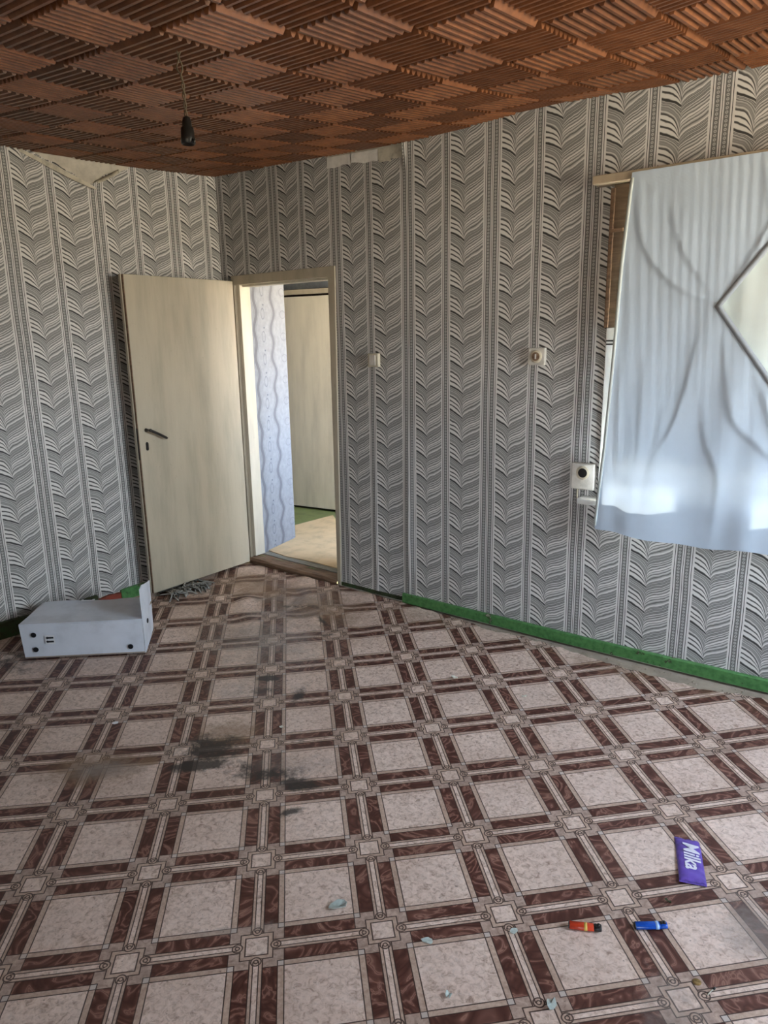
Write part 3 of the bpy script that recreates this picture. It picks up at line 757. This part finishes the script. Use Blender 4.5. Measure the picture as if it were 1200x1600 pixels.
# ------------------------------------------------------------------ windows
def window_unit(name, axis, at, h, label, cuts, depth=.24):
    root = struct(empty(name, (0, 0, 0)), label, 'window')
    lo, hi, z0, z1 = h
    def bx(a0, a1, b0, b1, c0, c1):       # along, depth, z
        return ((a0, b0, c0), (a1, b1, c1)) if axis == 'x' else ((b0, a0, c0), (b1, a1, c1))
    fw = .05
    y0, y1 = at, at + depth
    for nm, args in (('bottom_rail', (lo, hi, y0, y1, z0, z0 + fw)), ('top_rail', (lo, hi, y0, y1, z1 - fw, z1)), ('side_stile', (lo, lo + fw, y0, y1, z0, z1)), ('side_stile', (hi - fw, hi, y0, y1, z0, z1))):
        MB().box(*bx(*args)).build(nm, MT['win'], root, False, .003)
    mw_ = .15 if axis == 'x' else .03  # extra width shaped for the unseen mullion's shadow on the hanging cover
    for c in cuts: MB().box(*bx(c - mw_, c + mw_, y0 + .02, y1 - .02, z0 + fw, z1 - fw)).build('mullion', MT['win'], root, False, .003)
    e = [lo + fw] + sorted(cuts) + [hi - fw]
    for a, b in zip(e[:-1], e[1:]):
        MB().box(*bx(a, b, (y0 + y1) / 2 - .002, (y0 + y1) / 2 + .002, z0 + fw, z1 - fw)).build('pane', MT['glass'], root)
    return root
w1 = window_unit('window_1', 'x', .06, WIN, 'old white painted window behind the hanging cotton cover', [3.235], .20)
w2 = window_unit('window_2', 'y', 5.3, WIN2, 'large bare window behind the camera', [-.83], .12)
w3 = window_unit('window_3', 'x', YF - .24, WIN3, 'bare window behind the camera on the right', [4.3], .12)
# inner casing, sill and hanging batten of the covered window
MB().box((2.692, -.045, .835), (2.745, .05, 1.62)).build('casing', MT['win'], w1, False, .004)
MB().box((2.692, -.040, 1.62), (2.805, .05, 2.215)).build('casing', MT['brownwood'], w1, False, .003)  # brown wood casing widened inwards to block the bright gap beside the cloth
MB().box((2.682, -.050, 1.62), (2.700, .0, 2.20)).build('casing_bead', MT['thr'], w1, False, .002)
MB().box((2.69, -.052, 2.02), (2.745, -.044, 2.035)).build('hinge', MT['thr'], w1)
for zz in (1.545, 1.56): MB().box((2.696, -.0475, zz), (2.741, -.044, zz + .006)).build('hinge', MT['iron'], w1)
MB().box((2.604, -.078, .806), (4.2, .30, .834)).build('window_sill', MT['win'], w1, False, .004)
MB().box((2.728, -.088, .834), (4.15, -.070, .872)).build('sun_cutoff_strip', MT['win'], w1, False, .002)  # added unseen strip that gives the sun patch its lower edge
bt = MB().box((2.612, -.086, 2.217), (4.30, .0, 2.252)).build('curtain_batten', MT['batten'], None, False, .003)
tag(bt, 'cream wooden batten above the window holding the cotton cover', 'batten')

# ------------------------------------------------------------------ hanging duvet cover with a diamond opening
cov = empty('duvet_cover', (2.74, -.1, .70)); tag(cov, 'pale blue cotton duvet cover with diamond opening hung over the window', 'duvet cover')
DX, DZ, HX, HZ = 3.478, 1.692, .295, .395
TOPZ = 2.241
def left_edge(z): return lerp_pts([(.69, 2.705), (.85, 2.716), (1.1, 2.735), (1.5, 2.752), (1.9, 2.764), (2.241, 2.787)], z)
def bot_edge(x): return lerp_pts([(2.70, .705), (2.85, .698), (3.05, .688), (3.25, .697), (3.45, .712), (3.8, .70), (4.3, .69)], x) + .004 * math.sin(x * 23)
RX = 4.22
creases = [([(3.36, 2.05), (3.29, 1.90), (3.205, 1.74)], .011, .012), ([(2.80, 2.20), (2.86, 1.95), (2.98, 1.80), (3.12, 1.72)], .012, .018), ([(2.95, 2.10), (3.02, 1.92), (3.13, 1.76)], .008, .016),
           ([(3.10, 1.55), (3.07, 1.36), (3.03, 1.20), (2.98, 1.10)], .012, .013), ([(3.20, 1.58), (3.26, 1.27), (3.36, 1.16), (3.46, 1.08)], .014, .016), ([(3.14, 1.32), (3.17, 1.15), (3.23, 1.0), (3.22, .74)], .013, .014),
           ([(2.79, 1.55), (2.80, 1.1), (2.81, .95)], .010, .018), ([(2.90, 1.5), (2.90, 1.05)], .006, .02), ([(3.30, 2.20), (3.33, 2.0)], .009, .02), ([(3.0, 1.3), (2.95, .95), (2.93, .72)], .006, .018), ([(3.33, 1.45), (3.42, 1.20), (3.5, .75)], .012, .02)]
def smooth_line(p_, n=5):
    q = [p_[0]] + list(p_) + [p_[-1]]; out = []
    for k in range(1, len(q) - 2):
        for i_ in range(n):
            t = i_ / n; a0, a1, a2, a3 = q[k-1], q[k], q[k+1], q[k+2]
            out.append(tuple(.5 * (2*a1[c] + (a2[c]-a0[c])*t + (2*a0[c]-5*a1[c]+4*a2[c]-a3[c])*t*t + (3*a1[c]-a0[c]-3*a2[c]+a3[c])*t**3) for c in (0, 1)))
    return out + [p_[-1]]
creases = [(smooth_line(p_), a_, w_) for p_, a_, w_ in creases]
def seg_d(px, pz, pts):
    best = 9; bt_ = 0; tot = len(pts) - 1
    for k in range(tot):
        (ax_, az_), (bx_, bz_) = pts[k], pts[k+1]; vx, vz = bx_ - ax_, bz_ - az_
        t = sclamp(((px - ax_) * vx + (pz - az_) * vz) / (vx * vx + vz * vz), 0, 1)
        dx_, dz_ = px - ax_ - t * vx, pz - az_ - t * vz; d = math.hypot(dx_, dz_)
        if d < abs(best): best = math.copysign(d, dx_ * vz - dz_ * vx); bt_ = (k + t) / tot
    return best, bt_
def cloth_y(x, z):
    low = sclamp((TOPZ - z) / 1.5, 0, 1)
    y = -.094 - .012 * low
    y -= .0028 * math.sin(x * 47 + 3 * math.sin(z * 2.3) + 2 * math.sin(x * 5)) * (.15 + .9 * low) * (.5 + .5 * math.sin(x * 11 + z * 2 + 1))
    y -= .0009 * math.sin(x * 150 + z * 9 + 4 * math.sin(x * 8)) * (1 - low)
    y -= .007 * low * math.sin(x * 13 + z * 2.0)
    for pts, amp, wd in creases:
        d, t = seg_d(x, z, pts); e = math.sin(PI * (.06 + .88 * t)) ** .8
        sh_ = math.exp(-(d / (wd * .8)) ** 2) if d > 0 else math.exp(d / (wd * 4.5))
        y -= amp * .55 * e * sh_
    return min(y, -.089 if z > .95 else -.080)
def build_cover():
    NA, NR = 440, 64
    vs, fs = [], []
    # outer boundary parametrised by angle rays from the diamond centre
    for k in range(NA):
        th = 2 * PI * k / NA; c, s_ = math.cos(th), math.sin(th)
        r_in = 1 / (abs(c) / HX + abs(s_) / HZ)
        # march to outer border
        lo_, hi_ = r_in, 3.0
        def inside(r):
            x, z = DX + c * r, DZ + s_ * r
            return left_edge(z) < x < RX and bot_edge(x) < z < TOPZ
        for _ in range(30):
            m = (lo_ + hi_) / 2
            if inside(m): lo_ = m
            else: hi_ = m
        for j in range(NR + 1):
            r = r_in + (lo_ - r_in) * (j / NR); x, z = DX + c * r, DZ + s_ * r
            vs.append((x - 2.74, cloth_y(x, z) + .1, z - .70))
    for k in range(NA):
        for j in range(NR):
            a, b = k * (NR + 1) + j, ((k + 1) % NA) * (NR + 1) + j
            fs.append((a, b, b + 1, a + 1))
    return vs, fs
vs, fs = build_cover()
front = mesh_obj('front_layer', vs, fs, MT['cloth'], cov, True)
# hem around the diamond
vs, fs = [], []
cor = [(DX - HX, DZ), (DX, DZ + HZ), (DX + HX, DZ), (DX, DZ - HZ)]; HN = 24
hw = .021 * 1.25
for q in range(4):
    a, b = cor[q], cor[(q + 1) % 4]
    for k in range(HN):
        t = k / HN; x, z = a[0] + (b[0] - a[0]) * t, a[1] + (b[1] - a[1]) * t
        for sgn in (-.06, 1.0):
            ff = 1 + sgn * hw / HX; xx, zz = DX + (x - DX) * ff, DZ + (z - DZ) * ff
            vs.append((xx - 2.74, cloth_y(xx, zz) - .0035 + .1, zz - .70))
N4 = HN * 4
fs = [(2*k, 2*((k+1) % N4), 2*((k+1) % N4) + 1, 2*k + 1) for k in range(N4)]
hem = mesh_obj('diamond_hem', vs, fs, MT['hem'], cov, True); hem['label'] = 'grey doubled hem of the diamond opening'
so = hem.modifiers.new('s', 'SOLIDIFY'); so.thickness = .002
# back layer of the cover
xsb = [2.795 + (RX - .02 - 2.795) * k / 60 for k in range(61)]; zsb = [1.03 + (2.205 - 1.03) * k / 50 for k in range(51)]
vs = [(x - 2.74, -.072 - .003 * math.sin(x * 31 + z * 4) - .002 * math.sin(x * 70) + .1, z - .70) for x in xsb for z in zsb]
fs = [(i*51 + j, (i+1)*51 + j, (i+1)*51 + j + 1, i*51 + j + 1) for i in range(60) for j in range(50)]
mesh_obj('back_layer', vs, fs, MT['cloth2'], cov, True)
# side hem of the front layer
vs, fs = [], []
for k in range(41):
    z = .72 + (2.22 - .72) * k / 40; x = left_edge(z)
    for dx_ in (-.003, .011): vs.append((x + dx_ - 2.74, cloth_y(x + dx_, z) - .003 + .1, z - .70))
    if k: fs.append((2*k-2, 2*k-1, 2*k+1, 2*k))
so = mesh_obj('side_hem', vs, fs, MT['cloth2'], cov, True).modifiers.new('s', 'SOLIDIFY'); so.thickness = .003

# ------------------------------------------------------------------ electrical fittings
def wallbox(name, x0, x1, z0, z1, t, label, cat, mat, bevel=.003):
    c = ((x0 + x1) / 2, -.002, (z0 + z1) / 2); r = empty(name, c); tag(r, label, cat)
    MB().box((x0 - c[0], -t, z0 - c[2]), (x1 - c[0], 0, z1 - c[2])).build('cover_plate', mat, r, False, bevel)
    return r, c
MY = Matrix.Rotation(PI / 2, 4, 'X')
s1, c1 = wallbox('light_switch', 1.279, 1.355, 1.432, 1.508, .024, 'small yellowed light switch beside the doorway', 'switch', MT['plastic'])
MB().box((-.024, -.029, -.028), (.020, -.023, .028)).build('rocker', MT['plastic2'], s1, False, .002)
s2, c2 = wallbox('wall_socket', 2.298, 2.386, 1.452, 1.534, .022, 'off-white surface socket high on the wall between switch and window', 'socket', MT['plastic2'])
MB().lathe([(.030, 0), (.030, .006), (.024, .008)], 24, Matrix.Translation((0, -.020, 0)) @ MY).build('socket_ring', MT['plastic'], s2, True)
MB().lathe([(.021, 0), (.021, .0095)], 24, Matrix.Translation((0, -.020, 0)) @ MY).build('socket_well', MT['thr'], s2)
MB().box((-.0035, -.033, -.012), (.0035, -.028, .012)).build('socket_key', MT['plastic2'], s2, False, .001)
s3, c3 = wallbox('junction_box', 2.552, 2.668, .868, .995, .030, 'grubby pale socket box with a dark round hole beside the window sill', 'socket box', MT['plastic2'], .005)
MB().lathe([(.034, 0), (.032, .004), (.030, .0045)], 24, Matrix.Translation((.0, -.028, .018)) @ MY).build('round_collar', MT['plastic'], s3, True)
MB().lathe([(.024, 0), (.022, .006)], 20, Matrix.Translation((.0, -.0285, .018)) @ MY).build('round_hole', MT['black'], s3)
MB().tube([(-.03, -.01, -.064), (-.034, -.006, -.10), (-.028, -.004, -.14)], .004, 8).build('cable', MT['plastic'], s3, True)

# hanging lamp holder
lx, ly = 2.124, -1.822; lzc = CZ(lx, ly)
lamp = empty('lamp_holder', (lx, ly, lzc)); tag(lamp, 'bare black lamp holder hanging from the ceiling on twisted flex', 'lamp holder')
for ph in (0, PI):
    pts = []
    for k in range(40):
        a = k / 39; z = -.002 - .203 * a; loop = .010 * math.sin(PI * min(1, a * 2.2)) if ph else 0
        pts.append((-.012 + .010 * a + .0035 * math.cos(a * 26 + ph) - loop * 1.6, .0035 * math.sin(a * 26 + ph), z))
    MB().tube(pts, .0022, 6).build('flex', MT['wire'], lamp, True)
MB().lathe([(.004, -.186), (.010, -.190), (.013, -.200), (.014, -.214), (.0185, -.218), (.0195, -.240), (.0205, -.244), (.0205, -.259), (.017, -.262), (.015, -.254)], 20, Matrix.Translation((-.002, 0, 0))).build('socket_body', MT['black'], lamp, True)
MB().tube([(.016, 0, -.250), (.024, 0, -.254), (.026, 0, -.262)], .004, 8).build('socket_tab', MT['black'], lamp, True)
MB().lathe([(.03, .012), (.028, -.002), (.012, -.010)], 16, Matrix.Translation((-.012, 0, 0))).build('ceiling_hole_collar', MT['dark'], lamp, True)

# ------------------------------------------------------------------ cardboard box by the left wall
A = Vector((.387, -1.759)); B = Vector((.826, -1.345)); ab = (B - A); BWd = ab.length; ba = math.atan2(ab.y, ab.x)
bxr = empty('cardboard_box', (A.x, A.y, FZ(A.x, A.y) + .004), ba); tag(bxr, 'white cardboard box lying open on the floor by the left wall', 'cardboard box')
BD, BH, T = .325, .182, .005          # depth, height, board
def bp(name, lo, hi, mat='card', parent=bxr, skew=0.0):
    return MB().box(lo, hi).build(name, MT[mat], parent, False, .0015)
# bent, slightly crushed panels
def panel(name, pts, mat, parent=bxr, t=T):
    me_o = mesh_obj(name, pts[0], pts[1], MT[mat], parent, False); s_ = me_o.modifiers.new('s', 'SOLIDIFY'); s_.thickness = t; s_.offset = 0; return me_o
def gridp(fn, n, m): return ([fn(i / n, j / m) for i in range(n + 1) for j in range(m + 1)], [(i*(m+1)+j, (i+1)*(m+1)+j, (i+1)*(m+1)+j+1, i*(m+1)+j+1) for i in range(n) for j in range(m)])
frontp = panel('front_panel', gridp(lambda a, b: (BWd * a - .012 * b * (1 - a), .004 - .004 * math.sin(PI * a) * b, BH * b), 12, 6), 'card')
topp = panel('top_panel', gridp(lambda a, b: (-.012 + (BWd + .012) * a + .014 * b * (1 - a) - .042 * b * a, .004 + BD * b, BH + .001 - .010 * math.sin(PI * b) * math.sin(PI * a * .9) + .004 * math.sin(a * 9) * b), 16, 8), 'card')
panel('back_panel', gridp(lambda a, b: ((BWd - .04) * a, BD + .004, BH * b), 4, 4), 'card')
panel('base_panel', gridp(lambda a, b: ((BWd - .038 * b) * a, BD * b, .004), 4, 4), 'kraft')
panel('left_panel', gridp(lambda a, b: (-.012 * b + .003, .004 + BD * a, BH * b), 4, 4), 'card')
# open end flaps: one standing up past the box, one bent inwards
fp = panel('end_flap', ([(BWd + .004, .002, .0), (BWd + .004, .002, BH - .004), (BWd + .002, .006, .345), (BWd - .012, .16, .0), (BWd - .010, .16, .325), (BWd - .034, .335, .0), (BWd - .030, .335, .285), (BWd - .006, .08, .345), (BWd - .004, .08, 0)],
                       [(0, 1, 2, 7, 8), (8, 7, 4, 3), (3, 4, 6, 5)]), 'card', bxr, .004); fp['label'] = 'raised white end flap'
panel('inner_flap', gridp(lambda a, b: (BWd - .02 - .12 * b, .02 + (BD - .03) * a, BH - .014 - .035 * b), 4, 4), 'kraft')
def disc(name, x, z, r, parent, y=-.0045): return MB().lathe([(r, 0), (r, .0012)], 20, Matrix.Translation((x, y, z)) @ MY).build(name, MT['ink'], parent)
for x_, z_ in ((.058, .128), (.060, .048), (.535, .040)): disc('punched_hole', x_, z_, .0135, frontp)
MB().box((.112, -.0055, .076), (.160, -.0045, .124)).build('shipping_label', MT['label'], frontp)
for z_ in (.110, .089):
    MB().prism([(.116, z_), (.126, z_ + .008), (.126, z_ + .0045), (.155, z_ + .0045), (.155, z_ - .0045), (.126, z_ - .0045), (.126, z_ - .008)], 0, .0012, Matrix.Translation((0, -.0055, 0)) @ MY).build('printed_arrow', MT['ink'], frontp)
MB().box((.20, BD - .012, BH + .004), (.27, BD + .006, BH + .008)).build('shipping_label', MT['label'], topp)
MB().box((.212, BD - .006, BH + .008), (.258, BD + .004, BH + .0095)).build('printed_arrow', MT['ink'], topp)
MB().lathe([(.013, 0), (.013, .003)], 16, Matrix.Translation((BWd - .004, .12, .13)) @ Matrix.Rotation(PI / 2, 4, 'Y')).build('punched_hole', MT['ink'], fp)

# red rag behind the box
# ------------------------------------------------------------------ string mop under the door
mop = empty('string_mop', (.17, -.55, FZ(.17, -.55))); tag(mop, 'grey string mop head poking out under the open door', 'mop')
mr_ = random.Random(5)
for k in range(64):
    y0 = mr_.uniform(-.17, .06); x0 = mr_.uniform(-.06, .0); L = mr_.uniform(.10, .17); a = mr_.uniform(-.5, .5) + y0 * 2.0; h = mr_.uniform(.012, .034)
    pts = []
    for q in range(9):
        t = q / 8; xx = x0 + L * (1 - abs(2 * t - 1) ** 1.3) * .85 if k % 3 == 0 else x0 + L * t
        yy = y0 + math.sin(a) * L * t + .012 * math.sin(t * 7 + k)
        zz = .006 + h * math.sin(PI * min(1, t * .9 + .1)) * .8
        pts.append((xx, yy, max(.005, zz)))
    MB().tube(pts, .0042, 5).build('mop_strand', MT['mop'] if k % 5 else MT['mopd'], mop, True)
MB().tube([(-.06, -.22, .022), (-.065, 0, .024), (-.06, .08, .022)], .016, 8).build('mop_clamp', MT['mopd'], mop, True)

# ------------------------------------------------------------------ litter on the floor
def ground(name, x, y, rz, label, cat, dz=0.0):
    r = empty(name, (x, y, LZ(x, y) + dz), rz); tag(r, label, cat)
    e_ = .04; r.rotation_euler = (math.atan((LZ(x, y + e_) - LZ(x, y - e_)) / (2 * e_)), -math.atan((LZ(x + e_, y) - LZ(x - e_, y)) / (2 * e_)), rz); return r
def lighter(x, y, rz, label, body, cap, ring):
    r = ground('lighter', x, y, rz, label, 'lighter', .0005)
    Lx = .084
    def oval(x0, x1, sy, sz, n=18): return [[(xx, sy * math.cos(2*PI*k/n), sz + sz * math.sin(2*PI*k/n)) for k in range(n)] for xx in (x0, x1)]
    def loft(name, secs, mat, n=18):
        vs = []; fs = []
        for x_, sy, sz, zc_ in secs:
            vs += [(x_, sy * math.cos(2*PI*k/n), zc_ + sz * math.sin(2*PI*k/n)) for k in range(n)]
        for i in range(len(secs) - 1):
            for k in range(n): fs.append([i*n + k, i*n + (k+1) % n, (i+1)*n + (k+1) % n, (i+1)*n + k])
        fs += [[k for k in range(n)][::-1], [(len(secs)-1)*n + k for k in range(n)]]
        return mesh_obj(name, vs, fs, mat, r, True)
    loft('body', [(-.042, .0105, .0070, .0082), (-.0405, .0120, .0080, .0082), (.0, .0122, .0081, .0082), (.020, .0122, .0081, .0082), (.0215, .0110, .0073, .0082)], body)
    loft('metal_hood', [(.0210, .0112, .0075, .0082), (.040, .0106, .0074, .0086), (.0415, .0090, .0060, .0090)], cap)
    loft('base_cap', [(-.0445, .0105, .0070, .0082), (-.0418, .0115, .0077, .0082)], MT['black'])
    loft('printed_band', [ring[0:1] + (.01245, .0083, .0082), ring[1:2] + (.01245, .0083, .0082)], ring[2])
    MB().lathe([(.0032, -.0045), (.0042, -.004), (.0042, .004), (.0032, .0045)], 14, Matrix.Translation((.034, 0, .0158)) @ Matrix.Rotation(PI/2, 4, 'X')).build('spark_wheel', MT['iron'], r, True)
    MB().box((.0225, -.005, .0150), (.0290, .005, .0175)).build('thumb_lever', MT['black'], r, False, .001)
    return r
lighter(3.381, -1.672, .46, 'red plastic lighter with dark end lying left of the blue one', MT['red'], MT['iron'], (-.004, .004, MT['yellow']))
lighter(3.520, -1.567, .62, 'blue plastic lighter lying on the linoleum right of the red one', MT['blue'], MT['blue'], (.010, .0185, MT['lightblue']))
# chocolate wrapper
TL, TR_, BR, BL = [Vector(v) for v in ((3.463, -1.170), (3.517, -1.125), (3.592, -1.316), (3.530, -1.356))]
ctr = (TL + TR_ + BR + BL) / 4; lenv = ((BL + BR) - (TL + TR_)) / 2; WL = lenv.length; WW = .074
wr = ground('chocolate_wrapper', ctr.x, ctr.y, math.atan2(lenv.y, lenv.x), 'lilac chocolate bar wrapper lying flat on the linoleum', 'wrapper', .001)
def wz(a, b): return .0075 * (1 - abs(2 * b - 1) ** 4) * (1 - .8 * abs(2 * a - 1) ** 10) + .0008 * math.sin(a * 34) * math.sin(b * 9) + .001
def wrp(a, b):
    x_ = -WL / 2 + WL * a + .003 * math.sin(b * 20) * (abs(2*a - 1) > .97); y_ = (-.5 + b) * WW * (1 - .02 * math.sin(PI * a))
    return (x_, y_, wz(a, b))
me_ = gridp(wrp, 40, 14); wb = mesh_obj('foil_sleeve', me_[0], me_[1], MT['purple'], wr, True); so = wb.modifiers.new('s', 'SOLIDIFY'); so.thickness = .001; so.offset = 1
def zig(a0, a1):
    mb = MB(); n = 20
    for k in range(n + 1):
        b = k / n; y_ = (-.5 + b) * WW
        mb.v += [Vector((a0, y_, .0022)), Vector((a1 + .0015 * (k % 2), y_, .0015))]
        if k: mb.f.append([2*k-2, 2*k, 2*k+1, 2*k-1])
    return mb
for a0, a1 in ((-WL/2 + .004, -WL/2 - .006), (WL/2 - .004, WL/2 + .006)):
    o = zig(a0, a1).build('crimped_end', MT['purple'], wr); so = o.modifiers.new('s', 'SOLIDIFY'); so.thickness = .0008
def lettering(txt, size, loc, rz, mat, parent, shear=.25, bold=.0, name='lettering'):
    cu = bpy.data.curves.new(name, 'FONT'); cu.body = txt; cu.size = size; cu.shear = shear; cu.offset = bold; cu.extrude = .0003; cu.resolution_u = 3
    cu.align_x = 'CENTER'; cu.align_y = 'CENTER'
    to = bpy.data.objects.new(name, cu); COL.objects.link(to); bpy.context.view_layer.update()
    me = bpy.data.meshes.new_from_object(to.evaluated_get(bpy.context.evaluated_depsgraph_get())); me.name = name
    bpy.data.objects.remove(to); me.materials.clear(); me.materials.append(mat)
    o = bpy.data.objects.new(name, me); COL.objects.link(o); o.parent = parent; o.location = loc; o.rotation_euler = (0, 0, rz); return o
lt = lettering('Milka', .060, (-WL * .055, .004, .0108), 0, MT['white'], wr, .22, .0012); lt['label'] = 'white brand lettering'
lt.scale = (1.0, 1.05, 1)
# flakes, chips and bits
def flake(name, x, y, rz, size, label, cat, mat, thick=.0016, curl=.003, seed=1):
    r_ = random.Random(seed); n = 8
    pts = [(size * r_.uniform(.55, 1.0) * math.cos(2*PI*k/n), size * .7 * r_.uniform(.5, 1.0) * math.sin(2*PI*k/n)) for k in range(n)]
    vs = [(0, 0, curl * .2 + thick)] + [(a, b, thick + curl * r_.random()) for a, b in pts]
    fs = [[0, k + 1, (k + 1) % n + 1] for k in range(n)]
    o = mesh_obj(name, vs, fs, mat); o.location = (x, y, LZ(x, y)); o.rotation_euler = (0, 0, rz)
    s_ = o.modifiers.new('s', 'SOLIDIFY'); s_.thickness = thick; s_.offset = -1
    tag(o, label, cat); return o
flake('paint_flake', 2.789, -2.006, .9, .034, 'large pale green paint flake, the biggest on the floor', 'paint flake', MT['chip'], .002, .016, 4)
flake('paint_flake', 3.061, -1.956, .4, .018, 'small grey-green paint flake on a brown marbled band', 'paint flake', MT['chip'], .0016, .004, 5)
flake('paint_flake', 3.230, -1.792, 1.4, .016, 'whitish round paint flake left of the red lighter', 'paint flake', MT['chip'], .0016, .004, 6)
flake('paint_flake', 3.200, -2.065, 2.2, .014, 'thin curled sliver of paint in a beige square at the bottom', 'paint flake', MT['chip'], .0012, .010, 7)
flake('paint_flake', 3.410, -1.940, 1.9, .022, 'curled grey-green flake near the bottom edge below the lighters', 'paint flake', MT['chip'], .0016, .014, 8)
flake('plaster_crumb', 2.278, -.629, .5, .020, 'pale plaster crumb on the floor below the wall socket', 'crumb', MT['chip2'], .004, .010, 9)
flake('plaster_crumb', 1.923, -1.412, .5, .012, 'tiny white crumb beside the dark stains', 'crumb', MT['chip2'], .003, .006, 10)
flake('paper_scrap', 1.322, -1.820, .8, .018, 'small white paper scrap on the floor in front of the box', 'paper scrap', MT['label'], .001, .003, 11)
flake('plaster_crumb', 2.63, -.60, .9, .016, 'whitish flake on the floor under the window corner', 'crumb', MT['chip2'], .002, .006, 12)
flake('leaf_bit', 3.527, -1.448, .3, .012, 'dark shrivelled leaf bit below the lilac wrapper', 'leaf', MT['moss'], .0012, .012, 13)
coin = ground('coin', 3.667, -1.675, 0, 'small brass coin near the lower right corner', 'coin', .0004)
MB().lathe([(.0098, 0), (.0104, .0004), (.0104, .0014), (.0098, .0017)], 24).build('coin_disc', MT['brass'], coin, True)
MB().lathe([(.0078, .0016), (.0078, .0020), (.0070, .0020)], 24).build('coin_face', MT['brass'], coin, True)
sb = ground('burnt_match', 3.703, -1.684, 1.25, 'burnt black match stub right of the coin', 'match', .002)
MB().tube([(-.016, 0, 0), (0, .001, .001), (.008, 0, .001)], .0014, 6).build('stick', MT['chip2'], sb, True)
MB().tube([(.006, 0, .001), (.011, 0, .0015), (.016, .001, .001)], [.0018, .0028, .0016], 8).build('charred_head', MT['black'], sb, True)
